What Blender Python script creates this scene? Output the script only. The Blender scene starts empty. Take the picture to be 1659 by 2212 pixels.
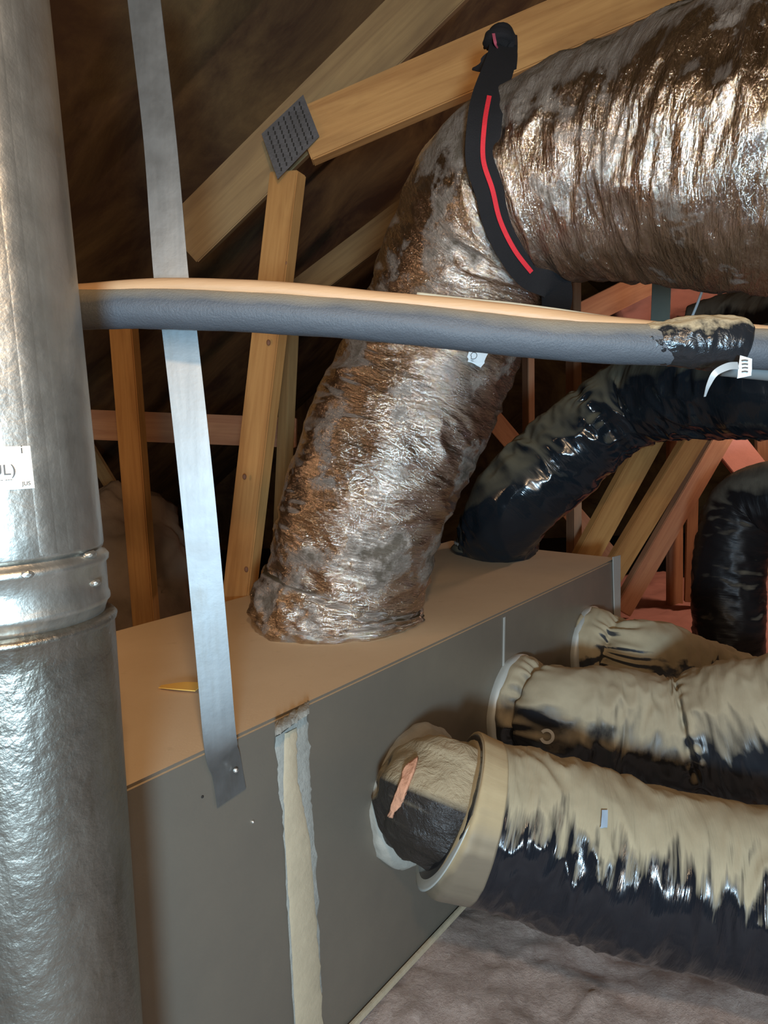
import bpy, bmesh, math, random
from mathutils import Vector, Matrix, noise
from mathutils.bvhtree import BVHTree
random.seed(7)
sc = bpy.context.scene
COL = sc.collection
# ------------------------------------------------------------------ camera
F, CX, CY = 1500.0, 829.5, 1106.0
CAM = Vector((0, 0, .873))
_up = -Vector((505, -13909, -F)).normalized()
_fw = Vector((0, 0, -1)); _fw = (_fw - _up * _fw.dot(_up)).normalized()
_rt = _fw.cross(_up)
M3 = Matrix((_rt, _fw, _up))                     # camera axes -> world axes
cd = bpy.data.cameras.new('camera'); cam = bpy.data.objects.new('camera', cd); COL.objects.link(cam)
cam.matrix_world = Matrix.Translation(CAM) @ M3.to_4x4()
cd.sensor_fit = 'HORIZONTAL'; cd.sensor_width = 36; cd.lens = 36 * F / 1659.0; cd.clip_start = .02
sc.camera = cam
def ray(px, py): return M3 @ Vector(((px - CX) / F, -(py - CY) / F, -1))
def at(px, py, d): return CAM + ray(px, py) * d
def onz(px, py, z):
    r = ray(px, py); return CAM + r * ((z - CAM.z) / r.z)
# ------------------------------------------------------------------ light
w = bpy.data.worlds.new('world'); sc.world = w; w.use_nodes = True
w.node_tree.nodes['Background'].inputs[0].default_value = (.5, .6, .7, 1)
w.node_tree.nodes['Background'].inputs[1].default_value = .05
def lamp(name, kind, loc, power, col, size=.1, target=None, spot=None):
    l = bpy.data.lights.new(name, kind); l.energy = power; l.color = col
    if kind == 'AREA': l.size = size; l.shape = 'DISK'
    else: l.shadow_soft_size = size
    if spot: l.spot_size = spot; l.spot_blend = .6
    o = bpy.data.objects.new(name, l); COL.objects.link(o); o.location = loc
    if target is not None: o.rotation_euler = (Vector(target) - Vector(loc)).to_track_quat('-Z', 'Y').to_euler()
    return o
lamp('warm_lamp', 'POINT', (.06, -.12, 1.27), 17, (1, .69, .42), .03)
lamp('daylight_hatch', 'AREA', (.10, -.80, .70), 31, (.46, .74, 1), .20, (.3, 1.2, .75))
lamp('soft_fill', 'AREA', (.3, -2.5, 1.1), 25, (1, .84, .66), 1.1, (.2, 1, .5))  # broad soft fill added behind the camera, no gable window modelled
lamp('warm_fill', 'POINT', (2.0, 2.9, 1.3), 24, (1, .66, .50), .06)  # warm fill added to light the far right, no bulb modelled there
lamp('warm_fill', 'POINT', (-.9, 1.1, .95), 3, (1, .62, .35), .06)  # weaker warm point lamp on the left, no bulb modelled
sc.view_settings.view_transform = 'Standard'; sc.view_settings.look = 'None'
sc.view_settings.exposure = .40; sc.view_settings.gamma = 1
# ------------------------------------------------------------------ materials
class NT:
    def __init__(s, name):
        s.m = bpy.data.materials.new(name); s.m.use_nodes = True; s.t = s.m.node_tree
        s.b = s.t.nodes['Principled BSDF']
    def n(s, typ, **kw):
        x = s.t.nodes.new(typ)
        for k, v in kw.items():
            if k in x.inputs: x.inputs[k].default_value = v
            else: setattr(x, k, v)
        return x
    def l(s, a, b): s.t.links.new(a, b)
    def coords(s, kind='Object', scale=(1, 1, 1)):
        tc = s.n('ShaderNodeTexCoord'); mp = s.n('ShaderNodeMapping'); mp.inputs['Scale'].default_value = scale
        s.l(tc.outputs[kind], mp.inputs[0]); return mp.outputs[0]
    def noise(s, vec, scale, detail=4, rough=.55, dist=0):
        x = s.n('ShaderNodeTexNoise'); x.inputs['Scale'].default_value = scale; x.inputs['Detail'].default_value = detail
        x.inputs['Roughness'].default_value = rough; x.inputs['Distortion'].default_value = dist
        s.l(vec, x.inputs['Vector']); return x.outputs['Fac']
    def ramp(s, fac, a, b, ca=(0, 0, 0, 1), cb=(1, 1, 1, 1)):
        x = s.n('ShaderNodeValToRGB'); e = x.color_ramp.elements
        e[0].position = a; e[1].position = b; e[0].color = ca; e[1].color = cb
        s.l(fac, x.inputs[0]); return x.outputs[0]
    def math(s, op, a, b):
        x = s.n('ShaderNodeMath', operation=op)
        for i, v in enumerate((a, b)):
            if isinstance(v, (int, float)): x.inputs[i].default_value = v
            else: s.l(v, x.inputs[i])
        return x.outputs[0]
    def mix(s, fac, a, b):
        x = s.n('ShaderNodeMix', data_type='RGBA')
        for i, v in ((0, fac), (6, a), (7, b)):
            if isinstance(v, (int, float, tuple)): x.inputs[i].default_value = v if not isinstance(v, tuple) or len(v) == 4 else v + (1,)
            else: s.l(v, x.inputs[i])
        return x.outputs[2]
    def nz(s):
        g = s.n('ShaderNodeNewGeometry'); x = s.n('ShaderNodeSeparateXYZ'); s.l(g.outputs['Normal'], x.inputs[0]); return x.outputs[2]
    def bump(s, h, strength, dist, prev=None):
        x = s.n('ShaderNodeBump'); x.inputs['Strength'].default_value = strength; x.inputs['Distance'].default_value = dist
        s.l(h, x.inputs['Height'])
        if prev: s.l(prev, x.inputs['Normal'])
        return x.outputs[0]
def setp(b, **kw):
    for k, v in kw.items(): b.inputs[k.replace('_', ' ')].default_value = v if not isinstance(v, tuple) else v + (1,)
def dusty(name, base, dust, lo, hi, rough=.2, metallic=0, nscale=14, namp=.5, uvs=(1, 1, 1), bumps=(), blotch=None, coat=0, drough=.9, specular=.5, dustmax=1.0):
    """a surface with settled dust on whatever faces up; uv u = metres round the tube, v = metres along it"""
    t = NT(name); v = t.coords('UV', uvs); vo = t.coords('Object')
    nn = t.noise(v, nscale, 5, .6)
    h = t.math('ADD', t.nz(), t.math('MULTIPLY', t.math('SUBTRACT', nn, .5), namp * 2))
    fac = t.ramp(h, lo, hi)
    if dustmax < 1: fac = t.math('MULTIPLY', fac, dustmax)
    if blotch:
        bl = t.ramp(t.noise(vo, blotch[0], 6, .65), blotch[1], blotch[2])
        fac = t.math('MAXIMUM', fac, t.math('MULTIPLY', bl, blotch[3]))
    dv = t.noise(vo, 22, 5, .6)
    dcol = t.mix(dv, tuple(c * .8 for c in dust), tuple(min(1, c * 1.2) for c in dust))
    t.l(t.mix(fac, base, dcol), t.b.inputs['Base Color'])
    t.l(t.math('ADD', t.math('MULTIPLY', fac, drough - rough), rough), t.b.inputs['Roughness'])
    if metallic: t.l(t.math('MULTIPLY', t.math('SUBTRACT', 1, fac), metallic), t.b.inputs['Metallic'])
    t.l(t.math('MULTIPLY', t.math('SUBTRACT', 1, fac), specular), t.b.inputs['Specular IOR Level'])
    pn = None
    for kind, sc_, st, ds in bumps:
        c = t.coords('UV', sc_)
        if kind == 'o': hh = t.noise(t.coords('Object', sc_), 1, 6, .65, .6)
        elif kind == 'n': hh = t.noise(c, 1, 5, .6, .6)
        elif kind == 'v':
            x = t.n('ShaderNodeTexVoronoi'); x.inputs['Scale'].default_value = 1; t.l(c, x.inputs['Vector']); hh = x.outputs['Distance']
        pn = t.bump(hh, st, ds, pn)
    if pn: t.l(pn, t.b.inputs['Normal'])
    return t.m
def plain(name, col, rough=.7, metallic=0, var=.25, scale=12, bump=.0, bscale=60, stretch=(1, 1, 1), specular=.4):
    t = NT(name); v = t.coords('Object', stretch)
    c = t.mix(t.noise(v, scale, 6, .6), tuple(x * (1 - var) for x in col), tuple(min(1, x * (1 + var)) for x in col))
    t.l(c, t.b.inputs['Base Color']); setp(t.b, Roughness=rough, Metallic=metallic); t.b.inputs['Specular IOR Level'].default_value = specular
    if bump: t.l(t.bump(t.noise(v, bscale, 6, .6), bump, .003), t.b.inputs['Normal'])
    return t.m
def wood(name, light, dark, grey=0):
    t = NT(name); v = t.coords('Object', (1.2, 22, 22)); v2 = t.coords('Object', (2, 5, 5))
    g = t.noise(v, 1.6, 7, .6, 1.4)
    c = t.mix(t.ramp(g, .3, .72), light, dark)
    c = t.mix(t.math('MULTIPLY', t.ramp(t.noise(v2, 2.2, 4), .5, .75), .45), c, tuple(x * .6 for x in dark))
    if grey: c = t.mix(t.math('MULTIPLY', t.ramp(t.nz(), .2, .8), grey), c, (.35, .29, .2))
    t.l(c, t.b.inputs['Base Color']); setp(t.b, Roughness=.75)
    t.l(t.bump(g, .25, .002), t.b.inputs['Normal'])
    return t.m
MT = {}
MT['foil'] = dusty('foil_jacket', (.52, .45, .385), (.058, .043, .025), .40, .95, rough=.10, metallic=1, nscale=3.2, namp=.55, uvs=(3, 7, 1),
    bumps=(('n', (6, 50, 1), .6, .006), ('n', (60, 200, 1), 1.0, .0036), ('n', (240, 400, 1), .7, .0014)), blotch=(6.5, .53, .63, .85), drough=.6)
MT['jacket_a'] = dusty('dusty_black_jacket', (.010, .011, .014), (.36, .295, .19), .40, .68, rough=.13, nscale=1, namp=.85, uvs=(4, 38, 1),
    bumps=(('n', (5, 55, 1), .6, .006),))
MT['jacket_b'] = dusty('dust_covered_black_jacket', (.018, .019, .022), (.36, .295, .195), .02, .50, rough=.18, nscale=1, namp=.45, uvs=(8, 16, 1),
    bumps=(('n', (5, 30, 1), .35, .005),))
MT['jacket_c'] = dusty('dust_caked_black_jacket', (.04, .042, .045), (.38, .31, .20), -.35, .15, rough=.35, nscale=1, namp=.8, uvs=(10, 10, 1),
    bumps=(('n', (5, 20, 1), .3, .005),))
MT['jacket_d'] = dusty('thinly_dusted_black_jacket', (.008, .012, .016), (.165, .145, .095), .12, .90, rough=.13, nscale=1, namp=.14, uvs=(6, 30, 1),
    bumps=(('n', (4, 28, 1), .5, .006),))
MT['jacket_e'] = dusty('dull_black_jacket', (.012, .011, .012), (.14, .12, .09), .25, .5, rough=.42, nscale=1, namp=.3, uvs=(6, 20, 1),
    bumps=(('n', (6, 40, 1), .5, .006),), specular=.25)
MT['tape_pale'] = dusty('grey_plastic_wrap', (.16, .125, .085), (.40, .30, .17), .0, .5, rough=.28, nscale=1, namp=.12, uvs=(20, 4, 1), bumps=(('n', (24, 2, 1), .5, .003),))
MT['galv'] = None
def galv(name, col, rough, dent, spots):
    t = NT(name); v = t.coords('Object')
    vs = t.coords('Object', (1, 1, .22))
    n1 = t.noise(v, 26, 5, .6); sp = t.n('ShaderNodeTexVoronoi'); sp.inputs['Scale'].default_value = 95; t.l(v, sp.inputs['Vector'])
    c = t.mix(n1, tuple(x * .62 for x in col), col)
    c = t.mix(t.math('MULTIPLY', t.ramp(t.noise(vs, 14, 6, .7), .52, .72), spots), c, (.16, .125, .08))
    t.l(c, t.b.inputs['Base Color']); setp(t.b, Metallic=.9)
    t.l(t.math('ADD', t.math('MULTIPLY', n1, .22), rough), t.b.inputs['Roughness'])
    p = t.bump(t.noise(v, 75, 4, .6), dent, .0022); p = t.bump(t.noise(t.coords('Object', (1, 1, .02)), 55, 2), .25, .002, p)
    t.l(p, t.b.inputs['Normal']); return t.m
MT['galv'] = galv('galvanised_steel', (.58, .55, .48), .30, .36, .4)
MT['galv_low'] = galv('stained_galvanised_steel', (.33, .30, .25), .28, .75, .95)
MT['strap'] = galv('galvanised_strap_steel', (.31, .315, .305), .44, .10, .5)
MT['plate'] = galv('dull_plate_steel', (.20, .19, .19), .5, .4, .1)
MT['edge'] = plain('grey_edge_tape', (.42, .42, .38), .5, .2)
def plenum_mat():
    t = NT('dusty_duct_board'); v = t.coords('Object'); n = t.noise(v, 5, 6, .6); n2 = t.noise(v, 38, 4, .6)
    gray = t.mix(n, (.165, .14, .112), (.26, .225, .17)); dst = t.mix(n, (.56, .40, .235), (.70, .535, .345))
    dst = t.mix(t.math('MULTIPLY', t.ramp(n2, .62, .8), .25), dst, (.30, .2, .1))
    h = t.math('ADD', t.nz(), t.math('MULTIPLY', t.math('SUBTRACT', n2, .5), .7)); fac = t.ramp(h, .45, .75)
    t.l(t.mix(fac, gray, dst), t.b.inputs['Base Color'])
    t.l(t.math('ADD', t.math('MULTIPLY', fac, .42), t.ramp(n, .3, .7, (.50, .50, .50, 1), (.36, .36, .36, 1))), t.b.inputs['Roughness']); t.l(t.math('MULTIPLY', t.math('SUBTRACT', 1, fac), .45), t.b.inputs['Metallic'])
    t.l(t.bump(t.noise(v, 260, 3), .15, .001), t.b.inputs['Normal']); return t.m
MT['board'] = plenum_mat()
MT['mastic'] = plain('dried_tan_mastic', (.44, .355, .235), .85, 0, .18, 30, .4, 90)
MT['mastic_grey'] = plain('smeared_grey_mastic', (.30, .29, .25), .8, 0, .3, 40, .7, 120)
MT['foam'] = None
t = NT('black_pipe_foam'); v = t.coords('Object'); nn = t.noise(v, 420, 3, .7); n0 = t.noise(v, 9, 4)
t.l(t.mix(t.ramp(t.math('ADD', t.nz(), t.math('MULTIPLY', t.math('SUBTRACT', n0, .5), .7)), .25, 1.0), (.07, .078, .088), (.33, .28, .20)), t.b.inputs['Base Color'])
setp(t.b, Roughness=.55); t.l(t.bump(nn, .7, .0012), t.b.inputs['Normal']); MT['foam'] = t.m
MT['copper'] = plain('dusty_copper_tube', (.50, .30, .155), .5, .0, .22, 9, .2, 80, (.6, 4, 4))
MT['black_tape'] = dusty('dusty_black_tape', (.014, .015, .017), (.40, .32, .2), .35, .75, rough=.22, nscale=1, namp=.8, uvs=(70, 70, 1), bumps=(('n', (90, 60, 1), .8, .003),))
MT['webbing'] = plain('black_webbing', (.007, .006, .0065), .85, 0, .3, 60, .5, 500)
MT['red'] = plain('red_stripe_thread', (.62, .02, .03), .75, 0, .2, 80, .4, 500)
MT['wood'] = wood('pine_lumber', (.52, .27, .085), (.34, .15, .04))
MT['wood_dull'] = wood('dull_pine_lumber', (.30, .185, .07), (.18, .10, .035))
MT['wood_red'] = wood('bounce_tinted_lumber', (.46, .24, .12), (.32, .14, .07), .0)  # red bounce from the pink insulation is put into this lumber colour
MT['knot'] = plain('pine_knot', (.16, .065, .03), .7, 0, .3, 60)
MT['batt'] = plain('pink_insulation', (.50, .23, .18), .95, 0, .2, 10, .6, 50)
MT['batt_brown'] = plain('brown_insulation', (.20, .14, .09), .95, 0, .4, 9, .8, 40)
t = NT('loose_insulation'); v = t.coords('Object'); a = t.noise(v, 7, 7, .7); b2 = t.noise(v, 60, 6, .75, .5)
c = t.mix(t.ramp(b2, .3, .7), (.44, .31, .25), (.70, .54, .45)); c = t.mix(t.math('MULTIPLY', t.ramp(a, .4, .65), .4), c, (.30, .21, .165))
t.l(c, t.b.inputs['Base Color']); setp(t.b, Roughness=.97); t.b.inputs['Specular IOR Level'].default_value = .1
t.l(t.bump(t.noise(v, 130, 6, .8), .8, .006, t.bump(b2, .6, .010)), t.b.inputs['Normal']); MT['loose'] = t.m
t = NT('roof_sheathing'); v = t.coords('Object'); a = t.noise(v, 2.1, 7, .65, .7); b2 = t.noise(t.coords('Object', (1, 3.5, 3.5)), 6, 6, .65)
c = t.mix(t.ramp(a, .38, .68), (.055, .027, .010), (.25, .17, .065)); c = t.mix(t.math('MULTIPLY', b2, .5), c, (.05, .022, .010))
t.l(c, t.b.inputs['Base Color']); setp(t.b, Roughness=.85); t.l(t.bump(b2, .4, .004), t.b.inputs['Normal']); MT['deck'] = t.m
MT['paper'] = plain('label_paper', (.78, .72, .60), .6, 0, .05)
MT['white_tag'] = plain('pale_tag', (.72, .80, .82), .5, 0, .08)
MT['blue_tag'] = plain('blue_grey_tag', (.30, .36, .42), .4, 0, .1)
MT['ink'] = plain('faded_ink', (.09, .08, .07), .6, 0, .1)
MT['grey_ink'] = plain('pale_print', (.42, .41, .38), .6, 0, .2)
MT['screw'] = plain('bright_screw', (.9, .88, .82), .25, .9, .05)
MT['splinter'] = plain('yellow_splinter', (.80, .47, .10), .7, 0, .15)
MT['dark'] = plain('dark_recess', (.02, .016, .012), .9)
MT['pinkfoam'] = plain('torn_pink_insulation', (.60, .29, .17), .9, 0, .2, 60, .8, 120)
MT['elbow'] = plain('dark_inner_elbow', (.045, .033, .025), .4, 0, .6, 18, .5, 40)
# ------------------------------------------------------------------ helpers
def link(name, me, mat, parent=None):
    o = bpy.data.objects.new(name, me); COL.objects.link(o)
    if mat: me.materials.append(mat)
    if parent: o.parent = parent
    return o
def mesh(name, vs, fs, mat, parent=None, smooth=False, uv=None):
    me = bpy.data.meshes.new(name); me.from_pydata([tuple(v) for v in vs], [], fs)
    if smooth: me.polygons.foreach_set('use_smooth', [True] * len(me.polygons))
    if uv:
        l = me.uv_layers.new(name='UVMap')
        for p in me.polygons:
            for k, li in enumerate(p.loop_indices): l.data[li].uv = uv[p.index][k]
    me.update(); return link(name, me, mat, parent)
def thing(name, label, cat, group=None, loc=(0, 0, 0)):
    o = bpy.data.objects.new(name, None); o.empty_display_size = .05; COL.objects.link(o); o.location = loc
    o['label'] = label; o['category'] = cat
    if group: o['group'] = group
    return o
def tag(o, label, cat, group=None):
    o['label'] = label; o['category'] = cat
    if group: o['group'] = group
    return o
def struct(o): o['kind'] = 'structure'; return o
def keep(o, root):                                    # parent without moving (roots sit at real base points)
    o.parent = root; o.matrix_parent_inverse = Matrix.Translation(-root.location); return o
def catmull(P, n):
    out = []; N = len(P) - 1
    for i in range(n + 1):
        u = i / n * N; k = min(int(u), N - 1); f = u - k
        p0 = P[max(k - 1, 0)]; p1 = P[k]; p2 = P[k + 1]; p3 = P[min(k + 2, N)]
        out.append([.5 * ((2 * b) + (-a + c) * f + (2 * a - 5 * b + 4 * c - d) * f * f + (-a + 3 * b - 3 * c + d) * f ** 3) for a, b, c, d in zip(p0, p1, p2, p3)])
    return out
def path(P, step):
    """P: list of (Vector, r); evenly spaced samples (pos, r, s)"""
    fine = catmull([(*p, r) for p, r in P], 60 * len(P))
    L = [0]
    for a, b in zip(fine, fine[1:]): L.append(L[-1] + (Vector(b[:3]) - Vector(a[:3])).length)
    n = max(3, int(L[-1] / step)); out = []; j = 0
    for i in range(n + 1):
        s = L[-1] * i / n
        while j < len(L) - 2 and L[j + 1] < s: j += 1
        f = (s - L[j]) / max(1e-9, L[j + 1] - L[j]); q = [x + (y - x) * f for x, y in zip(fine[j], fine[j + 1])]
        out.append((Vector(q[:3]), q[3], s))
    return out
def tube(name, P, mat, parent=None, seg=96, step=.006, disp=None, caps=True, ref=Vector((0, 0, 1)), sq=None, bvh=False):
    S = path(P, step); vs = []; fs = []; uv = []; n = len(S)
    T0 = (S[1][0] - S[0][0]).normalized(); N = (ref - T0 * ref.dot(T0))
    if N.length < .05: N = Vector((1, 0, 0)) - T0 * T0.x
    N.normalize(); T = T0
    for i, (p, r, s) in enumerate(S):
        t2 = (S[min(i + 1, n - 1)][0] - S[max(i - 1, 0)][0]).normalized()
        N = (N - t2 * N.dot(t2)).normalized(); B = t2.cross(N)
        for k in range(seg):
            a = 2 * math.pi * k / seg; d = N * math.cos(a) + B * math.sin(a)
            rr = r + (disp(s, a, p, r, S[-1][2]) if disp else 0)
            q = d * rr
            if sq: q.z *= sq
            vs.append(p + q)
    for i in range(n - 1):
        for k in range(seg):
            k2 = (k + 1) % seg; fs.append((i * seg + k, i * seg + k2, (i + 1) * seg + k2, (i + 1) * seg + k))
            R = P[0][1]; u0 = 2 * math.pi * k / seg * R; u1 = 2 * math.pi * (k + 1) / seg * R
            uv.append(((u0, S[i][2]), (u1, S[i][2]), (u1, S[i + 1][2]), (u0, S[i + 1][2])))
    if caps:
        fs.append(tuple(range(seg - 1, -1, -1))); uv.append([(0, 0)] * seg)
        fs.append(tuple(range((n - 1) * seg, n * seg))); uv.append([(0, 0)] * seg)
    o = mesh(name, vs, fs, mat, parent, True, uv)
    if bvh: return o, BVHTree.FromPolygons([tuple(v) for v in vs], fs)
    return o
def nz3(x, y, z): return noise.noise(Vector((x, y, z)))
def folds(amp, ks, kt, seed, lump=.0, pinch=()):
    def f(s, a, p, r, L):
        c, d = math.cos(a) * kt, math.sin(a) * kt
        wob = nz3(c * .6 + seed, d * .6, s * 3) * .03
        n = nz3((s + wob) * ks, c + seed, d); m = nz3((s + wob) * ks * 2.3, c * 1.8 - seed, d * 1.8)
        ridge = (1 - abs(n) * 2.6) * .6 + (1 - abs(m) * 2.6) * .3
        v = amp * (ridge - .45) * (.45 + .9 * abs(nz3(s * 4 + seed, c * .7, d * .7)) * 2)
        v += lump * nz3(s * 5, c * .5 + seed, d * .5)
        for (ps, w_, dep) in pinch:
            g = math.exp(-((s - ps - wob * .5) / w_) ** 2); v -= dep * g * (1 + .35 * math.sin(a * 17 + seed + 3 * nz3(c * 2, seed, d))) - dep * .28 * math.exp(-((s - ps) / (w_ * 2.0)) ** 2) * math.sin(a * 19 + 9 * nz3(c * 1.5, d * 1.5, s * 14 + seed))
        return v
    return f
def beam(name, a, b, w_, t_, face, mat, parent=None, cham=.003):
    X = (b - a); L = X.length; X.normalize(); Z = (face - X * face.dot(X)).normalized(); Y = Z.cross(X)
    bm = bmesh.new(); bmesh.ops.create_cube(bm, size=1)
    for v in bm.verts: v.co = Vector((v.co.x * L, v.co.y * w_, v.co.z * t_))
    bmesh.ops.bevel(bm, geom=bm.edges[:], offset=cham, segments=2, affect='EDGES')
    me = bpy.data.meshes.new(name); bm.to_mesh(me); bm.free()
    o = link(name, me, mat)
    R = Matrix((X, Y, Z)).transposed().to_4x4(); R.translation = (a + b) / 2
    if parent: keep(o, parent)
    o.matrix_basis = R
    return o
def slab(name, outer, n, thick, mat, parent=None, smooth=False):
    """polygon given by world points, extruded along n"""
    k = len(outer); vs = [p for p in outer] + [p + n * thick for p in outer]
    fs = [tuple(range(k - 1, -1, -1)), tuple(range(k, 2 * k))] + [(i, (i + 1) % k, (i + 1) % k + k, i + k) for i in range(k)]
    return mesh(name, vs, fs, mat, parent)
def ribbon(name, P, widths, normals, thick, mat, parent=None, sub=8):
    """flat band along P (Vectors), width across, with real thickness"""
    d = catmull([(*p, w_, *nn) for p, w_, nn in zip(P, widths, normals)], (len(P) - 1) * sub)
    vs = []; fs = []
    for i, q in enumerate(d):
        p = Vector(q[:3]); nn = Vector(q[4:7]).normalized(); t2 = (Vector(d[min(i + 1, len(d) - 1)][:3]) - Vector(d[max(i - 1, 0)][:3])).normalized()
        sd = t2.cross(nn).normalized() * q[3] / 2; nn = sd.cross(t2).normalized() * thick
        vs += [p - sd, p + sd, p + sd + nn, p - sd + nn]
    for i in range(len(d) - 1):
        for k in range(4): fs.append((i * 4 + k, i * 4 + (k + 1) % 4, i * 4 + 4 + (k + 1) % 4, i * 4 + 4 + k))
    fs += [(3, 2, 1, 0), tuple(len(vs) - 4 + k for k in range(4))]
    o = mesh(name, vs, fs, mat, parent, True); o.data.set_sharp_from_angle(angle=.7); return o
def project(bvh, px, py, off=.003):
    r = ray(px, py).normalized(); h = bvh.ray_cast(CAM, r)
    if h[0] is None: return None, None
    nn = h[1] if h[1].dot(r) < 0 else -h[1]
    return h[0] + nn * off, nn
# ------------------------------------------------------------------ the attic shell
def deckz(x): return 2.02 + .86 * x
XA = 1.45
def quad(name, pts, mat, thick, n): return struct(slab(name, [Vector(p) for p in pts], Vector(n), thick, mat))
quad('ceiling', [(-3, -3, deckz(-3)), (XA, -3, deckz(XA)), (XA, 8, deckz(XA)), (-3, 8, deckz(-3))], MT['deck'], .02, (-.65, 0, .76))
quad('ceiling', [(XA, -3, deckz(XA)), (6, -3, deckz(XA) - .86 * 4.55), (6, 8, deckz(XA) - .86 * 4.55), (XA, 8, deckz(XA))], MT['deck'], .02, (.65, 0, .76))
quad('wall_back', [(-3, 7.9, -.6), (6, 7.9, -.6), (6, 7.9, 3.3), (-3, 7.9, 3.3)], MT['deck'], .02, (0, 1, 0))
quad('wall_front', [(-3, -2.9, -.6), (6, -2.9, -.6), (6, -2.9, 3.3), (-3, -2.9, 3.3)], MT['deck'], .02, (0, -1, 0))
quad('floor', [(-3, -3, -.35), (6, -3, -.35), (6, 8, -.35), (-3, 8, -.35)], MT['dark'], .02, (0, 0, -1))
def blanket(name, x0, x1, y0, y1, z, amp, nx, ny, mat, seed=0, edge=.12, fine=.5):
    vs = []; fs = []
    for j in range(ny + 1):
        for i in range(nx + 1):
            x = x0 + (x1 - x0) * i / nx; y = y0 + (y1 - y0) * j / ny
            h = amp * (nz3(x * 2.3 + seed, y * 2.3, 0) + fine * nz3(x * 9, y * 9 + seed, 1) + fine * .4 * nz3(x * 26, y * 26, 2 + seed) + fine * .12 * nz3(x * 60, y * 60, seed))
            e = min(i, nx - i, j, ny - j) / max(1, min(nx, ny)); 
            vs.append(Vector((x + amp * .3 * nz3(x * 12, y * 12, 5), y + amp * .5 * nz3(x * 12, y * 12, 9), z + h - (edge if e < .004 else 0))))
    for j in range(ny):
        for i in range(nx): a = j * (nx + 1) + i; fs.append((a, a + 1, a + nx + 2, a + nx + 1))
    k = len(vs); 
    return mesh(name, vs, fs, mat, None, True)
o = blanket('loose_insulation', -1.6, 2.4, -.3, 2.52, -.070, .036, 330, 250, MT['loose'], 3)
tag(o, 'brownish pink loose insulation covering the attic floor below the black ducts', 'insulation'); o['kind'] = 'stuff'
o = blanket('pink_insulation', .9, 5, 2.58, 4.0, .0, .05, 160, 90, MT['batt'], 11, .25, .35)
tag(o, 'pink insulation blanket on the far floor beyond the end of the plenum box', 'insulation'); o['kind'] = 'stuff'
# ------------------------------------------------------------------ the plenum box
F1 = Vector((.675, 1.989, .5)); E1 = Vector((.609, .793, 0)).normalized(); NF = Vector((E1.y, -E1.x, 0))
def onface(px, py, off=0):
    r = ray(px, py); d = (F1 - CAM).dot(NF) / r.dot(NF); return CAM + r * d + NF * off
ZB = -.047; LB = 2.05; A = F1 - E1 * LB; B1 = Vector((.235, 2.44, .5)); BA = A - NF * .60
plen = thing('plenum_box', 'long grey duct board plenum box with a dusty tan top running under the flex ducts', 'duct box', None, (A.x, A.y, -.047))
bm = bmesh.new()
top = [bm.verts.new(p) for p in (A, F1, B1, BA)]; bot = [bm.verts.new(Vector((p.x, p.y, ZB))) for p in (A, F1, B1, BA)]
bm.faces.new(top); bm.faces.new(bot[::-1])
for i in range(4): bm.faces.new((bot[i], bot[(i + 1) % 4], top[(i + 1) % 4], top[i]))
bmesh.ops.bevel(bm, geom=bm.edges[:], offset=.004, segments=2, affect='EDGES')
me = bpy.data.meshes.new('body'); bm.to_mesh(me); bm.free(); keep(link('body', me, MT['board']), plen)
def wobble(pts, amp, seed, n=14):
    out = []
    for i in range((len(pts) - 1) * n + 1):
        k = min(i // n, len(pts) - 2); f = i / n - k; x = pts[k][0] + (pts[k + 1][0] - pts[k][0]) * f; y = pts[k][1] + (pts[k + 1][1] - pts[k][1]) * f
        out.append((x + amp * (nz3(y * .03, seed, 0) + .6 * nz3(y * .12, seed, 4)), y))
    return out
def strip(name, left, right, off, th, mat, al, ar, seed, label=None):
    Lp = wobble(left, al, seed); Rp = wobble(right, ar, seed + 9)
    n = min(len(Lp), len(Rp)); vs = []; fs = []
    for (a, b) in zip(Lp, Rp):
        for f in (0, .12, .5, .88, 1):
            px = a[0] + (b[0] - a[0]) * f; py = a[1] + (b[1] - a[1]) * f
            q = onface(px, py, off + (0 if f in (0, 1) else th * (.8 + .5 * nz3(px * .05, py * .02, seed)))); vs.append(q)
    for i in range(n - 1):
        for k in range(4): j = i * 5 + k; fs.append((j, j + 5, j + 6, j + 1))
    o = keep(mesh(name, vs, fs, mat, None, True), plen)
    if label: o['label'] = label
    return o
strip('mastic_smear', [(594, 1592), (601, 1700), (612, 1790), (622, 2000), (640, 2300)], [(664, 1541), (668, 1640), (672, 1730), (682, 1850), (700, 2300)], .0006, .002, MT['mastic_grey'], 4, 6, 2, 'grey smeared sealant')
strip('mastic_seam', [(611, 1583), (609, 1700), (612, 1800), (624, 2000), (640, 2300)], [(636, 1570), (641, 1690), (664, 1800), (682, 2000), (700, 2300)], .0030, .002, MT['mastic'], 2, 4, 5, 'dusty tan sealed corner seam')
# rag of mastic on the top edge at the seam
vs = []; fs = []; k = 26
for i in range(k):
    for j in range(7):
        px = 594 + (668 - 594) * i / (k - 1); py = 1590 - (1590 - 1540) * i / (k - 1) - 26 * j / 6 + 6 * nz3(i * .6, j * .3, 7)
        q = onz(px, py, .5); q.z += .003 + .004 * abs(nz3(i * .8, j * .8, 1)) if 0 < j < 6 else -.001; vs.append(q)
for i in range(k - 1):
    for j in range(6): a = i * 7 + j; fs.append((a, a + 1, a + 8, a + 7))
keep(mesh('mastic_lump', vs, fs, MT['mastic_grey'], None, True), plen)
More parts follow.
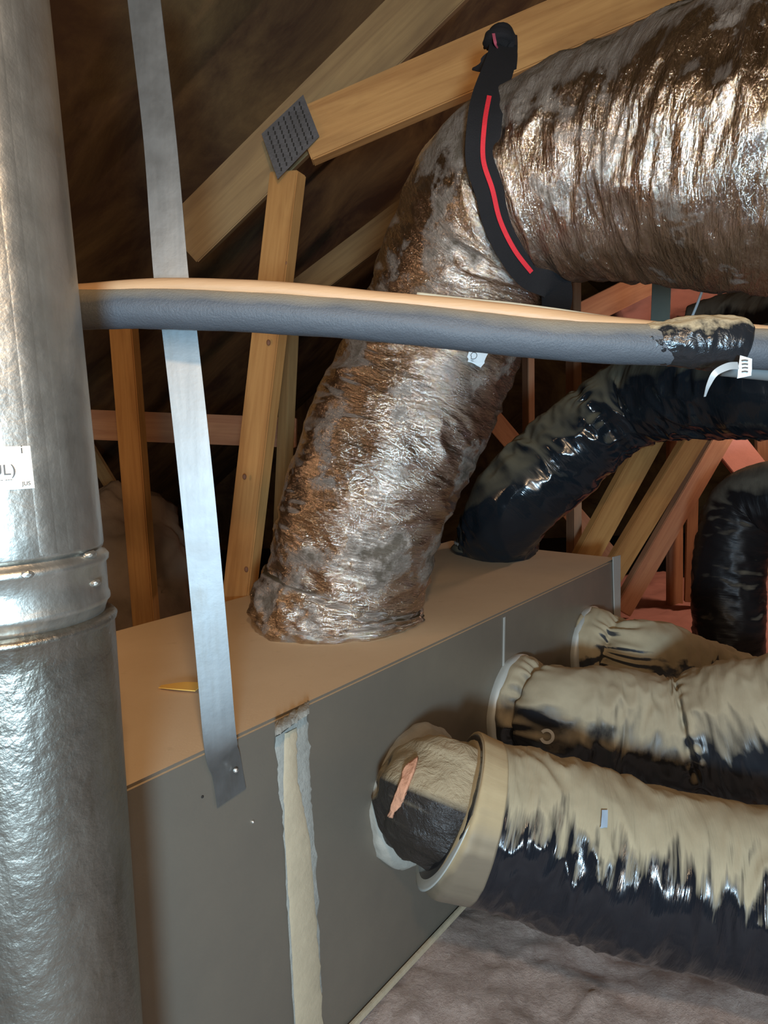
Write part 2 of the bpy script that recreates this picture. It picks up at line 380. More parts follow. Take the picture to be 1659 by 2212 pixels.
# end corner tape
c = F1 + E1 * .003
o = keep(slab('corner_tape', [onface(1322, 1203, .001), onface(1338, 1199, .001), onface(1338, 1350, .001), onface(1326, 1350, .001)], NF, .0025, MT['edge']), plen); o['label'] = 'pale tape on the far vertical corner'
keep(slab('panel_joint', [onface(1087, 1334, .0004), onface(1090, 1332, .0004), onface(1088, 1440, .0004), onface(1085, 1442, .0004)], NF, .0015, MT['edge']), plen)
# light floor edge line
keep(beam('bottom_flange', Vector((A.x, A.y, ZB + .004)) + NF * .006, Vector((F1.x, F1.y, ZB + .004)) + NF * .006, .006, .012, Vector((0, 0, 1)), MT['mastic'], None, .001), plen)
def screw(px, py, r, name='sheet_screw', mat='screw', parent=None, off=.001):
    p = onface(px, py, off); bm = bmesh.new(); bmesh.ops.create_uvsphere(bm, u_segments=12, v_segments=8, radius=r)
    for v in bm.verts: v.co = v.co * 1
    me = bpy.data.meshes.new(name); bm.to_mesh(me); bm.free(); o = link(name, me, MT[mat]); o.matrix_basis = Matrix.Translation(p)
    return o
keep(screw(545, 1775, .0022), plen)
keep(screw(437, 1721, .0019, 'screw_hole', 'dark', off=0), plen)
# ------------------------------------------------------------------ vent pipe
PB = at(34, 1340, .56)
LEAN = Vector((-.020, 0, 1))
def pv(z): return Vector((PB.x, PB.y, PB.z)) + LEAN * (z - PB.z)
pipe = thing('vent_pipe', 'shiny galvanised vent pipe standing in the left foreground with a ringed joint and paper sticker', 'vent pipe', None, (PB.x, PB.y, -.02))
RP = .0715
def lathe(name, prof, mat, seg=160, axis=None):
    vs = []; fs = []
    for z, r in prof:
        c0 = (axis or pv)(z)
        for k in range(seg):
            a = 2 * math.pi * k / seg; vs.append(c0 + Vector((math.cos(a) * r, math.sin(a) * r, 0)))
    for i in range(len(prof) - 1):
        for k in range(seg): fs.append((i * seg + k, i * seg + (k + 1) % seg, (i + 1) * seg + (k + 1) % seg, (i + 1) * seg + k))
    fs += [tuple(range(seg - 1, -1, -1)), tuple(range((len(prof) - 1) * seg, len(prof) * seg))]
    return keep(mesh(name, vs, fs, mat, None, True), pipe)
ZJ = PB.z          # height of flange bead
def zz(py): return at(34, py, .56).z
z0 = zz(1190)
lathe('upper_section', [(z0 + .001, RP - .003), (z0, RP - .001), (z0 + .003, RP)] + [(z0 + .003 + i * .02, RP) for i in range(1, 50)], MT['galv'])
lathe('joint_collar', [(zz(1335), RP - .004), (zz(1325), RP - .003), (zz(1312), RP - .001), (zz(1306), RP + .0012), (zz(1298), RP + .001), (zz(1290), RP), (zz(1225), RP + .0005), (zz(1219), RP + .0026), (zz(1210), RP + .0030), (zz(1202), RP + .001), (zz(1196), RP - .003), (zz(1186), RP - .003)], MT['galv'])
def lowax(z): return Vector((PB.x, PB.y, PB.z)) + Vector((.012, 0, 1)) * (z - PB.z) * .9 + Vector((0, 0, .1 * (z - PB.z)))
prof = [(zz(1334), RP - .004), (zz(1338), RP + .003), (zz(1345), RP + .0052), (zz(1353), RP + .0045), (zz(1358), RP + .0028)]
prof += [(zz(1358) - .02 * i, RP + .003) for i in range(1, 35)]
lathe('lower_section', [p for p in prof if p[0] > -.03][::-1], MT['galv_low'], axis=lowax)
# lock seams down the upper section
def axang(px, py):                                  # angle on the upper pipe seen at a pixel
    r = ray(px, py); t_ = 0.; best = None
    a_, b_ = Vector((CAM.x - PB.x, CAM.y - PB.y)), Vector((r.x, r.y))
    A_ = b_.dot(b_); B_ = 2 * a_.dot(b_); C_ = a_.dot(a_) - RP * RP; D_ = B_ * B_ - 4 * A_ * C_
    t_ = (-B_ - math.sqrt(max(D_, 0))) / (2 * A_); q = CAM + r * t_
    return math.atan2(q.y - PB.y, q.x - PB.x)
for px, wd, hh in ((92, .007, .0004), (150, .006, .0003)):
    a0 = axang(px, 1000); vs = []; fs = []
    zs = [z0 + .004 + i * .03 for i in range(33)]
    for z in zs:
        c0 = pv(z)
        for da, dr in ((-1, 0), (-.7, 1), (.7, 1), (1, 0)):
            a = a0 + da * wd / RP; vs.append(c0 + Vector((math.cos(a), math.sin(a), 0)) * (RP - .0001 + dr * hh))
    for i in range(len(zs) - 1):
        for k in range(3): j = i * 4 + k; fs.append((j, j + 1, j + 5, j + 4))
    keep(mesh('lock_seam', vs, fs, MT['galv'], None, True), pipe)
# locking tabs on the collar
for px, py in ((205, 1258), (195, 1196), (60, 1212)):
    a = axang(px, py); z = zz(py); p = pv(z) + Vector((math.cos(a), math.sin(a), 0)) * (RP + .001)
    bm = bmesh.new(); bmesh.ops.create_icosphere(bm, subdivisions=2, radius=.0035)
    for v in bm.verts: v.co = Vector((v.co.x, v.co.y * 1.6, v.co.z * .8)) * (1 + .5 * nz3(v.co.x * 300, v.co.y * 300, px))
    me = bpy.data.meshes.new('locking_tab'); bm.to_mesh(me); bm.free(); o = link('locking_tab', me, MT['galv']); keep(o, pipe); o.matrix_basis = Matrix.Translation(p) @ Matrix.Rotation(a, 4, 'Z')
# sticker wrapped on the pipe
aR = axang(76, 1000); zt, zb = zz(965), zz(1047)
vs = []; fs = []; n = 24
for i in range(n + 1):
    a = aR - .95 * i / n
    for z, dr in ((zb, .0004), (zt, .0004)): vs.append(pv(z) + Vector((math.cos(a), math.sin(a), 0)) * (RP + .0008))
for i in range(n): fs.append((i * 2, i * 2 + 1, i * 2 + 3, i * 2 + 2))
stk = keep(mesh('sticker', vs, fs, MT['paper'], None, True), pipe); stk['label'] = 'cream paper sticker with small print'
def printed(name, text, px, py, size, mat, parent):
    a = axang(px, py); z = zz(py); p = pv(z) + Vector((math.cos(a), math.sin(a), 0)) * (RP + .0012)
    cu = bpy.data.curves.new(name, 'FONT'); cu.body = text; cu.size = size; cu.align_x = 'CENTER'; cu.align_y = 'CENTER'; cu.extrude = .0001
    tmp = bpy.data.objects.new('t', cu); me = bpy.data.meshes.new_from_object(tmp); bpy.data.objects.remove(tmp)
    Z = Vector((math.cos(a), math.sin(a), 0)); X = Vector((0, 0, 1)).cross(Z)
    R = Matrix((X, Vector((0, 0, 1)), Z)).transposed().to_4x4(); R.translation = p
    o = link(name, me, mat); o.parent = parent; o.matrix_basis = R; return o
printed('print', '(UL)', 8, 1010, .0105, MT['ink'], stk)
printed('print', '-------- ---', 2, 1027, .0046, MT['ink'], stk)
printed('print', 'JUS', 62, 1037, .0040, MT['ink'], stk)
printed('print', 'i', 54, 972, .0085, MT['ink'], stk)
# ------------------------------------------------------------------ galvanised hanger strap
nrm = NF
sp = [onface(497, 1722, .004), onface(486, 1655, .004), at(476, 1600, .845), at(458, 1400, .83), at(425, 1050, .81), at(386, 700, .80), at(370, 600, .80), at(345, 300, .80), at(311, 0, .80), at(300, -120, .80)]
ns = [NF, NF, (NF + Vector((0, -1, 0))).normalized(), Vector((.3, -1, 0)).normalized()] + [Vector((.15, -1, .05)).normalized()] * 3 + [Vector((-.1, -1, .05)).normalized()] * 3
hs = thing('hanger_strap', 'flat galvanised metal hanger strap hanging vertically and screwed to the plenum box', 'strap', None, sp[0])
st = ribbon('band', sp, [.047, .046, .040] + [.039] * 7, ns, -.0012, MT['strap'], None, 14); keep(st, hs)
o = screw(501, 1661, .0032, 'screw', off=.007); keep(o, hs)
# ------------------------------------------------------------------ refrigerant line
ls = thing('refrigerant_line', 'black foam covered refrigerant line with a dusty copper tube on top crossing the middle', 'pipe', None, at(165, 668, .73))
fp = [(60, 672), (200, 669), (345, 668), (560, 676), (830, 696), (1000, 714), (1180, 733), (1320, 742), (1500, 748), (1700, 757)]
dd = lambda x: .73 - .03 * (x / 1659)
def foamd(s, a, p, r, L): return .0009 * nz3(s * 14, math.cos(a), math.sin(a)) + .0003 * nz3(s * 90, 3 * math.cos(a), 3 * math.sin(a))
fo = tube('foam_sleeve', [(at(x, y, dd(x)), .0202) for x, y in fp], MT['foam'], None, 64, .004, foamd); keep(fo, ls)
cp = [(60, 634), (165, 630), (300, 620), (400, 617), (600, 625), (830, 647), (960, 659), (1080, 671), (1240, 691), (1380, 707), (1480, 716), (1560, 713), (1700, 724)]
co = tube('copper_tube', [(at(x, y + 3, dd(x) + .002), .0092) for x, y in cp], MT['copper'], None, 32, .005, lambda s, a, p, r, L: .0005 * nz3(s * 20, math.cos(a), math.sin(a))); keep(co, ls); co['label'] = 'dusty copper tube'
c2 = [(900, 640), (1000, 652), (1100, 662), (1200, 675), (1300, 690), (1400, 702), (1480, 708)]
o = tube('control_cable', [(at(x, y, dd(x) + .016), .0045) for x, y in c2], plain('beige_cable', (.50, .46, .34), .7), None, 20, .006); keep(o, ls); o['label'] = 'thin beige cable behind the copper tube'
tp = [(1380, 742), (1430, 741), (1480, 740), (1540, 740), (1585, 742), (1605, 745)]
def taped(s, a, p, r, L): return .0016 * nz3(s * 60, 3 * math.cos(a), 3 * math.sin(a)) + .001 * nz3(s * 200, 2 * math.cos(a) + 4, 2 * math.sin(a))
rr = [.0185, .0215, .0255, .0268, .0262, .0225]
o = tube('tape_wrap', [(at(x, y, dd(x)), r) for (x, y), r in zip(tp, rr)], MT['black_tape'], None, 64, .0022, taped); keep(o, ls); o['label'] = 'crumpled black tape wrap with dust'
o = tube('drain_tube', [(at(x, y, dd(x) + .03), .008) for x, y in ((1560, 796), (1600, 800), (1659, 806), (1720, 812))], plain('grey_tube', (.16, .16, .15), .6), None, 24, .006); keep(o, ls)
tl = ribbon('tie_tail', [at(1594, 790, .66), at(1572, 792, .655), at(1545, 806, .655), at(1530, 832, .66), at(1522, 856, .67)], [.007, .007, .006, .004, .002], [Vector((0, -1, .2))] * 5, .0006, plain('clear_tie_tape', (.34, .36, .36), .2), None); keep(tl, ls)
o = ribbon('tie_label', [at(1611, 772, .672), at(1609, 795, .668), at(1607, 814, .672)], [.012, .013, .014], [Vector((0, -1, .1))] * 3, .0006, MT['white_tag'], None); keep(o, ls); o['label'] = 'pale ribbed tape end'
for yy in (779, 787, 795, 803):
    b_ = ribbon('print', [at(1603, yy, .667), at(1610, yy - 1, .667), at(1616, yy, .667)], [.0015] * 3, [Vector((0, -1, .1))] * 3, -.0004, MT['ink'], None); b_.parent = o
# ------------------------------------------------------------------ big foil flex duct
P0 = onz(729, 1338, .5)
fd = thing('foil_flex_duct', 'large wrinkled silver foil flexible duct rising from the plenum box and bending right', 'flex duct', None, P0)
big = [(P0 + Vector((0, 0, -.01)), .156), (P0 + Vector((.02, 0, .075)), .158), (at(805, 1050, 1.40), .170), (at(888, 860, 1.38), .170), (at(966, 700, 1.34), .163), (at(1020, 560, 1.28), .165), (at(1095, 450, 1.22), .170), (at(1220, 385, 1.15), .168), (at(1400, 345, 1.07), .185), (at(1590, 318, .99), .200), (at(1850, 300, .92), .205), (at(2150, 290, .88), .205)]
wf = folds(.011, 22, 1.5, 2, .012)
def bigd(s, a, p, r, L): return wf(s, a, p, r, L) * (1 if s > .08 else .5)
fb, fbv = tube('foil_jacket', big, MT['foil'], None, 260, .0036, bigd, bvh=True); keep(fb, fd)
# taped foil cuff on the box
def cuffd(s, a, p, r, L): return .011 * nz3(s * 40, 3 * math.cos(a), 3 * math.sin(a)) + .005 * nz3(s * 110, 9 * math.cos(a), 9 * math.sin(a)) + .008 * nz3(3, 1.6 * math.cos(a), 1.6 * math.sin(a))
o = tube('base_cuff', [(P0 + Vector((0, 0, -.004)), .170), (P0 + Vector((0, 0, .012)), .178), (P0 + Vector((.002, 0, .04)), .174), (P0 + Vector((.006, 0, .062)), .168), (P0 + Vector((.010, 0, .078)), .160)], MT['foil'], None, 200, .003, cuffd); keep(o, fd); o['label'] = 'crumpled foil tape cuff at the base'
def patch(name, bvh, corners, mat, parent, off=.004, n=6, th=.001):
    vs = []; fs = []
    for i in range(n + 1):
        for j in range(n + 1):
            u, v_ = i / n, j / n
            x = (1 - u) * (1 - v_) * corners[0][0] + u * (1 - v_) * corners[1][0] + u * v_ * corners[2][0] + (1 - u) * v_ * corners[3][0]
            y = (1 - u) * (1 - v_) * corners[0][1] + u * (1 - v_) * corners[1][1] + u * v_ * corners[2][1] + (1 - u) * v_ * corners[3][1]
            p, nn = project(bvh, x, y, off)
            if p is None: p = vs[-1]
            vs.append(p)
    for i in range(n):
        for j in range(n): a = i * (n + 1) + j; fs.append((a, a + 1, a + n + 2, a + n + 1))
    return keep(mesh(name, vs, fs, mat, None, True), parent)
tg = patch('tag', fbv, [(1012, 748), (1052, 752), (1034, 793), (1004, 781)], MT['white_tag'], fd, .01); tg['label'] = 'small white printed tag'
for cx_, cy_, r_ in ((1020, 762, 6),):
    pts = [project(fbv, cx_ + r_ * math.cos(a), cy_ + r_ * math.sin(a), .0115)[0] for a in [i * math.pi / 8 for i in range(17)]]
    o = tube('print', [(p, .0005) for p in pts], MT['ink'], None, 8, .001, None); keep(o, fd)
# black duct strap with the red stripe
cl = [(1078, 178), (1060, 225), (1050, 280), (1055, 345), (1068, 410), (1090, 470), (1118, 530), (1152, 578), (1190, 610)]
pp = []; nn_ = []
for x, y in cl:
    p, n_ = project(fbv, x, y, .012)
    if p is None: continue
    pp.append(p); nn_.append((CAM - p).normalized() * .6 + Vector((0, -.4, 0)))
topb = at(1085, 95, 1.22)
ds = thing('duct_strap', 'black webbing strap with a red centre stripe slung around the silver duct', 'strap', None, pp[-1])
P_ = [at(1088, 70, 1.25), at(1085, 120, 1.17)] + pp + [pp[-1] + Vector((.02, .10, -.03)), pp[-1] + Vector((.0, .20, .0))]
N_ = [Vector((0, -1, 0))] * 2 + nn_ + [Vector((0, -.5, -1))] * 2
W_ = [.05, .05] + [.052] * len(pp) + [.05, .05]
o = ribbon('webbing', P_, W_, N_, -.0022, MT['webbing'], None, 10); keep(o, ds)
Ps = [p + n_.normalized() * .0050 for p, n_ in zip(P_[2:-3], N_[2:-3])]
if len(Ps) > 3:
    o = ribbon('red_stripe', Ps, [.007] * len(Ps), N_[2:-3], -.0008, MT['red'], None, 10); keep(o, ds)
# knot and tails over the beam
def blob(name, P, rad, mat, root, seed): 
    o = tube(name, [(p, r) for p, r in zip(P, rad)], mat, None, 24, .004, lambda s, a, p, r, L: .3 * r * nz3(s * 40, 2 * math.cos(a) + seed, 2 * math.sin(a))); return keep(o, root)
blob('knot', [at(1052, 98, 1.24), at(1066, 84, 1.21), at(1082, 78, 1.20), at(1096, 90, 1.21), at(1096, 118, 1.22)], [.008, .017, .018, .017, .012], MT['webbing'], ds, 1)
o = ribbon('strap_tail', [at(1086, 118, 1.20), at(1062, 128, 1.19), at(1042, 142, 1.19), at(1020, 148, 1.20)], [.03, .028, .022, .004], [Vector((.2, -1, .3))] * 4, -.002, MT['webbing'], None); keep(o, ds)
o = ribbon('strap_tail', [at(1100, 80, 1.23), at(1103, 120, 1.22), at(1108, 150, 1.21)], [.022, .024, .012], [Vector((-.3, -1, 0))] * 3, -.002, MT['webbing'], None); keep(o, ds)
o = ribbon('red_stripe', [at(1066, 72, 1.185), at(1070, 92, 1.18), at(1076, 104, 1.19)], [.005] * 3, [Vector((0, -1, .2))] * 3, -.001, plain('faded_red_thread', (.34, .06, .09), .8), None); keep(o, ds)
# ------------------------------------------------------------------ black flex duct from the box top
Q0 = onz(1068, 1190, .5)
d4 = thing('black_flex_duct', 'glossy black plastic flexible duct rising from the far top of the plenum box', 'flex duct', None, Q0)
dp = [(Q0 + Vector((0, 0, .0)), .118), (at(1096, 1105, 2.02), .124), (at(1205, 995, 1.97), .127), (at(1300, 915, 1.92), .126), (at(1385, 862, 1.86), .124), (at(1460, 842, 1.76), .124), (at(1570, 832, 1.62), .124), (at(1720, 815, 1.46), .124), (at(1950, 800, 1.35), .124)]
o, d4v = tube('plastic_jacket', dp, MT['jacket_d'], None, 160, .006, folds(.011, 15, 1.3, 5, .012, ((.60, .018, .012),)), bvh=True); keep(o, d4)
def ringd(s, a, p, r, L): return .003 * nz3(s * 30, 3 * math.cos(a), 3 * math.sin(a))
o = tube('base_collar', [(Q0 + Vector((0, 0, -.002)), .134), (Q0 + Vector((0, 0, .008)), .138), (Q0 + Vector((0, 0, .02)), .130), (Q0 + Vector((0, 0, .028)), .118)], MT['jacket_d'], None, 96, .003, ringd); keep(o, d4)
o = tube('draw_band', [(Q0 + Vector((.0, 0, .026)), .126), (Q0 + Vector((.0, 0, .034)), .126)], MT['edge'], None, 96, .004, ringd); keep(o, d4)
# another dusty duct behind, right edge
o = tube('flex_duct', [(at(1500, 735, 2.6), .13), (at(1600, 712, 2.5), .135), (at(1720, 700, 2.3), .135), (at(1850, 690, 2.1), .135)], MT['jacket_e'], None, 96, .008, folds(.008, 14, 1.3, 15, .01))
tag(o, 'grey dusty duct glimpsed above the refrigerant line at the right edge', 'flex duct')
# ------------------------------------------------------------------ three lower ducts from the front face
def collar(root, c, axis, r, depth, mat, name='takeoff_collar', dr=.0):
    o = tube(name, [(c, r + dr), (c + axis * depth * .5, r + dr * .6), (c + axis * depth, r)], mat, None, 96, .004, ringd, ref=Vector((0, 0, 1))); return keep(o, root)
CA = onface(892, 1712)
da = thing('black_flex_duct', 'nearest dusty black flexible duct in front with a torn pink insulated elbow', 'flex duct', 'black flex ducts from the plenum face', CA)
o = tube('torn_insulation', [(CA + NF * -.002, .119), (CA + NF * .012, .121), (CA + NF * .026, .112)], plain('pale_torn_wrap', (.33, .31, .26), .85, 0, .25, 30, .5, 80), None, 96, .003, lambda s, a, p, r, L: .006 * nz3(0, 3 * math.cos(a), 3 * math.sin(a)) + .003 * nz3(s * 60, 9 * math.cos(a), 9 * math.sin(a))); keep(o, da); o['label'] = 'pale torn edge of wrap on the box face'
EL = [(CA + NF * .008, .104), (CA + NF * .030, .098), (at(945, 1730, 1.07), .092), (at(975, 1746, 1.06), .098)]
MT['elbow'] = dusty('crushed_dark_elbow', (.022, .017, .014), (.36, .28, .175), .20, .62, rough=.4, nscale=1, namp=.5, uvs=(20, 20, 1), bumps=(('o', (34, 34, 34), .9, .010),))
o, elv = tube('elbow', EL, MT['elbow'], None, 140, .003, lambda s, a, p, r, L: .014 * nz3(s * 26, 2.2 * math.cos(a), 2.2 * math.sin(a)) - .012 * max(0, nz3(s * 18 + 5, 3 * math.cos(a), 3 * math.sin(a))), bvh=True); keep(o, da); o['label'] = 'dark crushed inner elbow'
n0 = len(bpy.data.objects)
o = patch('torn_flap', elv, [(880, 1655), (905, 1640), (868, 1745), (842, 1768)], MT['pinkfoam'], da, .006, 14); o['label'] = 'torn orange pink insulation'
for v_ in o.data.vertices: v_.co += Vector((0, -.006, 0)) * nz3(v_.co.x * 60, v_.co.y * 60, v_.co.z * 60) + Vector((.004, 0, .004)) * nz3(v_.co.z * 90, v_.co.x * 90, 3)
m_ = o.modifiers.new('thickness', 'SOLIDIFY'); m_.thickness = .006
pa = [(at(968, 1745, 1.06), .104), (at(985, 1752, 1.06), .120), (at(1060, 1778, 1.06), .118), (at(1180, 1815, 1.05), .120), (at(1340, 1866, 1.04), .122), (at(1500, 1905, 1.03), .123), (at(1659, 1938, 1.01), .124), (at(1800, 1965, .99), .124)]
o, dav = tube('plastic_jacket', pa, MT['jacket_a'], None, 200, .0042, lambda s, a, p, r, L, f=folds(.008, 24, 1.2, 31, .008): f(s, a, p, r, L) * min(1, max(0, (s - .05) / .05)), bvh=True); keep(o, da)
pw = [(at(968, 1746, 1.06), .106), (at(982, 1752, 1.06), .1225), (at(1012, 1762, 1.06), .1215), (at(1042, 1771, 1.06), .1195)]
o = tube('tape_wrap', pw, MT['tape_pale'], None, 160, .003, lambda s, a, p, r, L: .0012 * nz3(s * 8, 7 * math.cos(a), 7 * math.sin(a))); keep(o, da); o['label'] = 'smooth grey tape band at the sleeve end'
o = tube('white_edge', [(at(970, 1747, 1.06), .108), (at(974, 1749, 1.06), .1195)], MT['edge'], None, 96, .003); keep(o, da)
o = patch('tag', dav, [(1297, 1752), (1312, 1752), (1309, 1790), (1295, 1790)], MT['blue_tag'], da, .004); o['label'] = 'small blue grey tag'
CB = onface(1108, 1530)
db = thing('black_flex_duct', 'middle flexible duct on the plenum face, its upper side covered in tan dust', 'flex duct', 'black flex ducts from the plenum face', CB)
pb = [(CB, .114), (CB + NF * .03, .118), (CB + NF * .065, .110), (at(1215, 1556, 1.44), .114), (at(1330, 1570, 1.43), .120), (at(1450, 1592, 1.40), .120), (at(1540, 1585, 1.37), .130), (at(1659, 1575, 1.32), .136), (at(1800, 1565, 1.26), .138)]
o, dbv = tube('plastic_jacket', pb, MT['jacket_b'], None, 180, .0045, folds(.010, 22, 1.2, 41, .012, ((.062, .012, .016), (.37, .010, .010))), bvh=True); keep(o, db)
o = tube('base_collar', [(CB - NF * .002, .116), (CB + NF * .012, .118), (CB + NF * .022, .112)], MT['edge'], None, 96, .003, ringd); keep(o, db)
pts = [project(dbv, 1182 + 13 * math.cos(a), 1590 + 13 * math.sin(a), .003)[0] for a in [(-140 + i * 12) * math.pi / 180 for i in range(26)]]
o = ribbon('print', pts, [.006] * len(pts), [(CAM - p) for p in pts], .0006, MT['grey_ink'], None, 2); keep(o, db); o['label'] = 'pale curved printed character'
CC = onface(1268, 1402)
dc = thing('black_flex_duct', 'farthest dust caked flexible duct on the plenum face with a gathered neck', 'flex duct', 'black flex ducts from the plenum face', CC)
pc = [(CC, .112), (CC + NF * .035, .114), (CC + NF * .07, .104), (at(1355, 1420, 1.785), .104), (at(1410, 1430, 1.79), .110), (at(1500, 1462, 1.84), .108), (at(1620, 1500, 1.88), .105), (at(1760, 1530, 1.9), .105)]
o = tube('plastic_jacket', pc, MT['jacket_c'], None, 160, .005, folds(.010, 18, 1.2, 51, .016, ((.085, .014, .024),))); keep(o, dc)
o = tube('base_collar', [(CC - NF * .002, .112), (CC + NF * .012, .114), (CC + NF * .02, .108)], MT['edge'], None, 96, .003, ringd); keep(o, dc)
# far upright black duct
de = thing('black_flex_duct', 'upright dark flexible duct at the far right dropping behind the dusty ducts', 'flex duct', None, at(1570, 1405, 2.62))
pe = [(at(1572, 1450, 2.62), .125), (at(1574, 1300, 2.6), .125), (at(1582, 1180, 2.6), .130), (at(1612, 1098, 2.58), .134), (at(1680, 1075, 2.5), .134), (at(1780, 1090, 2.4), .134)]
o = tube('plastic_jacket', pe, MT['jacket_e'], None, 128, .008, folds(.007, 22, 1.5, 61, .008)); keep(o, de)
# ------------------------------------------------------------------ near roof truss
FC = Vector((0, -1, 0))
tr = thing('roof_truss', 'pine roof truss behind the hanger strap with a nail plate joining three members', 'roof truss', None, at(520, 1330, 1.85))
D = 1.62
beam('top_chord', at(392, 528, D + .08), at(1010, -85, D - .05), .118, .038, Vector((.1, -1, -.1)), MT['wood_dull'], tr)
beam('diagonal_web', at(655, 300, D - .03), at(1700, -150, D - .10), .118, .038, Vector((.0, -1, .05)), MT['wood'], tr)
beam('upright_web', at(622, 375, D - .01), at(512, 1330, 1.74), .080, .038, Vector((-.55, -1, 0)), MT['wood'], tr)
pl = [(565, 290), (655, 205), (690, 295), (600, 388)]
vs = []; pc4 = [at(x, y, D - .058) for x, y in pl]
gp = keep(slab('nail_plate', pc4, Vector((0, -1, 0)), .0015, MT['plate']), tr); gp['label'] = 'grey toothed steel nail plate'
for i in range(1, 8):
    for j in range(1, 10):
        u, v_ = i / 8, j / 10
        p = pc4[0].lerp(pc4[1], u).lerp(pc4[3].lerp(pc4[2], u), v_) + Vector((0, -.0022, 0))
        vs.append(p)
tv = []; tf = []
for p in vs:
    b0 = len(tv)
    for dx, dz in ((-.0016, -.004), (.0016, -.004), (.0016, .004), (-.0016, .004)): tv.append(p + Vector((dx, 0, dz)))
    for dx, dz in ((-.0016, -.004), (.0016, -.004), (.0016, .004), (-.0016, .004)): tv.append(p + Vector((dx, .003, dz)))
    tf += [(b0, b0 + 1, b0 + 2, b0 + 3), (b0, b0 + 4, b0 + 5, b0 + 1), (b0 + 1, b0 + 5, b0 + 6, b0 + 2), (b0 + 2, b0 + 6, b0 + 7, b0 + 3), (b0 + 3, b0 + 7, b0 + 4, b0)]
o = mesh('slot_teeth', tv, tf, MT['dark']); o.parent = gp
def knot(px, py, d, r, root):
    bm = bmesh.new(); bmesh.ops.create_uvsphere(bm, u_segments=20, v_segments=10, radius=1)
    for v in bm.verts: v.co = Vector((v.co.x * r, v.co.y * .0025, v.co.z * r * 1.4))
    me = bpy.data.meshes.new('knot'); bm.to_mesh(me); bm.free(); me.polygons.foreach_set('use_smooth', [True] * len(me.polygons))
    o = link('knot', me, MT['knot']); keep(o, root); o.matrix_basis = Matrix.Translation(at(px, py, d))
knot(713, 250, D - .045, .010, tr); knot(618, 568, 1.605, .0035, tr); knot(580, 740, 1.625, .005, tr); knot(528, 1030, 1.665, .005, tr); knot(532, 1230, 1.692, .005, tr)
# second truss to the left / behind
t2 = thing('roof_truss', 'dim pine truss upright left of the hanger strap behind the vent pipe', 'roof truss', None, at(320, 1420, 2.15))
beam('upright_web', at(262, 640, 2.0), at(322, 1420, 2.15), .075, .038, Vector((-.25, -1, 0)), MT['wood'], t2)
beam('diagonal_web', at(632, 620, 2.1), at(606, 1180, 2.2), .04, .038, Vector((-.9, -1, 0)), MT['wood_dull'], t2)
o = beam('brace_board', at(60, 912, 2.35), at(640, 935, 2.35), .10, .038, FC, MT['wood_red']); tag(o, 'horizontal reddish brace board behind the two leaning uprights', 'board')
t3 = thing('roof_truss', 'dark faint roof truss seen behind the foil duct', 'roof truss', None, at(700, 620, 2.6))
beam('diagonal_web', at(560, 700, 2.6), at(980, 380, 2.6), .10, .038, FC, MT['wood_dull'], t3)
beam('upright_web', at(150, 900, 3.0), at(290, 1130, 3.0), .05, .038, FC, MT['wood_dull'], t3)
# ------------------------------------------------------------------ far trusses on the right
specs = [
 ('first far truss beyond the plenum end, its pale diagonal rising right', [((1232, 1262), (1430, 900), 2.5, .095)], 'wood'),
 ('middle far truss diagonal rising to the glossy black duct', [((1290, 1290), (1522, 910), 2.85, .098)], 'wood'),
 ('third far truss with a reddish diagonal rising beside the upright dark duct', [((1340, 1320), (1575, 915), 3.15, .100)], 'wood_red'),
]
for lab, mem, mt in specs:
    (a, b, d, wd) = mem[0]
    r_ = thing('roof_truss', lab, 'roof truss', None, at(a[0], a[1], d))
    beam('diagonal_web', at(*a, d), at(*b, d), wd, .038, Vector((.35, -1, 0)), MT[mt], r_)
    if lab.startswith('first'):
        beam('upright_web', at(1240, 1290, 2.7), at(1238, 560, 2.7), .030, .089, Vector((.1, -1, 0)), MT['wood_red'], r_)
    elif lab.startswith('middle'):
        beam('upright_web', at(1143, 1290, 3.1), at(1140, 560, 3.1), .030, .089, Vector((.1, -1, 0)), MT['wood_red'], r_)
        beam('upright_web', at(1457, 1310, 3.4), at(1457, 900, 3.4), .07, .038, Vector((.1, -1, 0)), MT['wood_red'], r_)
    else:
        beam('upright_web', at(1490, 1300, 3.3), at(1500, 900, 3.3), .05, .038, Vector((-.3, -1, 0)), MT['wood_red'], r_)
        beam('lower_web', at(1560, 940, 3.6), at(1640, 1040, 3.6), .16, .038, FC, MT['batt'], r_)
for (lab, a, b, d, wd) in (('farthest reddish truss member low behind the thin upright', (1060, 900), (1330, 1220), 4.3, .12), ('dark red truss member behind the foil duct elbow', (1180, 720), (1420, 600), 3.6, .13), ('far right reddish truss post beyond the upright dark duct', (1655, 1350), (1650, 900), 4.2, .10)):
    o = beam('truss_board', at(*a, d), at(*b, d), wd, .038, FC, MT['wood_red']); tag(o, lab, 'truss board')
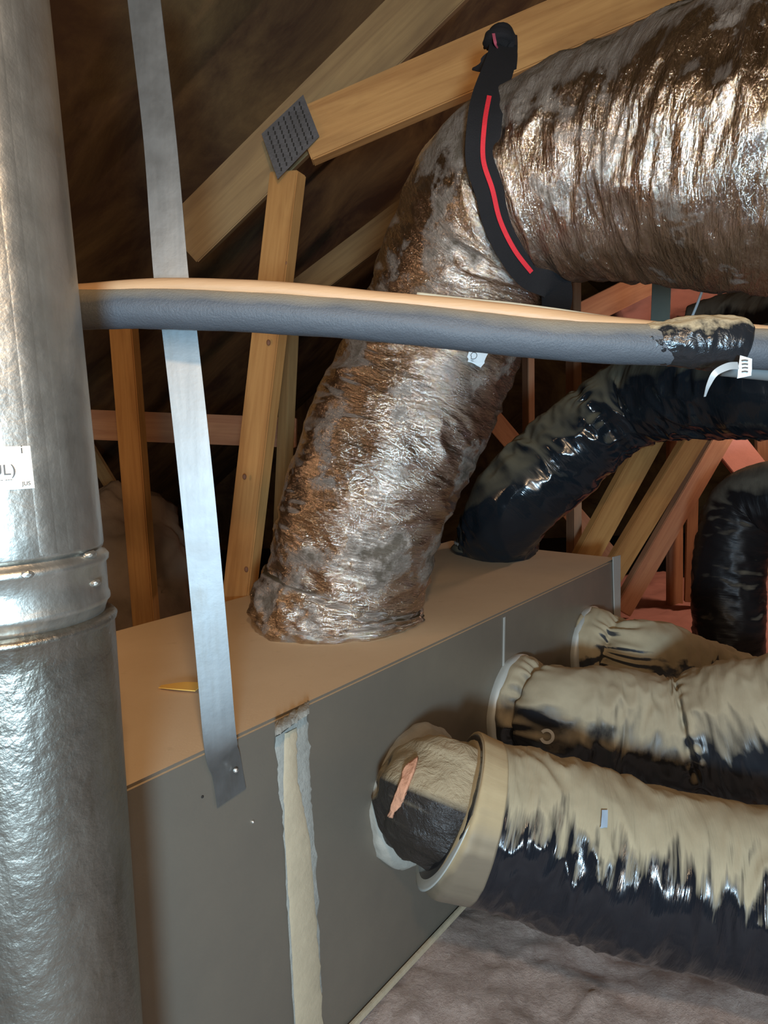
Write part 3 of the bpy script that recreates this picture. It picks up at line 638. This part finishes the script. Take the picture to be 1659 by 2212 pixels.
o = tube('pink_insulation_roll', [(at(1330, 690, 4.4), .12), (at(1480, 630, 4.4), .14), (at(1600, 650, 4.4), .14)], MT['batt'], None, 48, .03, folds(.03, 8, 2, 8, .03)); tag(o, 'pink insulation glimpsed above the refrigerant line beyond the far trusses', 'insulation')
o = ribbon('hanger_band', [at(1430, 560, 2.2), at(1428, 640, 2.2), at(1424, 730, 2.2), at(1420, 770, 2.2)], [.060] * 4, [FC] * 4, .002, plain('grey_green_band', (.17, .18, .14), .6), None)
tag(o, 'grey green flat hanger band between foil duct and refrigerant line', 'strap')
o = tube('hanging_cord', [(at(1520, 620, 2.1), .004), (at(1505, 660, 2.1), .004), (at(1488, 700, 2.1), .004)], MT['white_tag'], None, 12, .01); tag(o, 'thin pale cord hanging below the foil duct near the right', 'cord')
# brown insulation heap far left
def heap(name, c, rx, ry, rz, mat, seed):
    bm = bmesh.new(); bmesh.ops.create_icosphere(bm, subdivisions=5, radius=1)
    for v in bm.verts:
        k = 1 + .25 * nz3(v.co.x * 2 + seed, v.co.y * 2, v.co.z * 2) + .08 * nz3(v.co.x * 7, v.co.y * 7 + seed, v.co.z * 7)
        v.co = Vector((v.co.x * rx, v.co.y * ry, v.co.z * rz)) * k
    me = bpy.data.meshes.new(name); bm.to_mesh(me); bm.free(); me.polygons.foreach_set('use_smooth', [True] * len(me.polygons))
    o = link(name, me, mat); o.location = c; return o
o = heap('insulation_heap', at(230, 1270, 2.45), .32, .25, .34, MT['batt_brown'], 3); tag(o, 'brown insulation heap behind the left upright at the vent pipe', 'insulation')
o = heap('insulation_heap', at(500, 1330, 3.1), .24, .2, .14, MT['batt_brown'], 9); tag(o, 'low brown insulation lump behind the hanger strap', 'insulation')
# splinter on the box top
p1, p2 = onz(346, 1487, .5), onz(432, 1489, .5)
o = ribbon('wood_splinter', [p1 + Vector((0, 0, .002)), (p1 + p2) / 2 + Vector((0, 0, .004)), p2 + Vector((0, 0, .003))], [.010, .030, .034], [Vector((0, 0, 1))] * 3, .0015, MT['splinter'], None)
tag(o, 'yellow wood splinter lying on the plenum top behind the hanger strap', 'splinter')
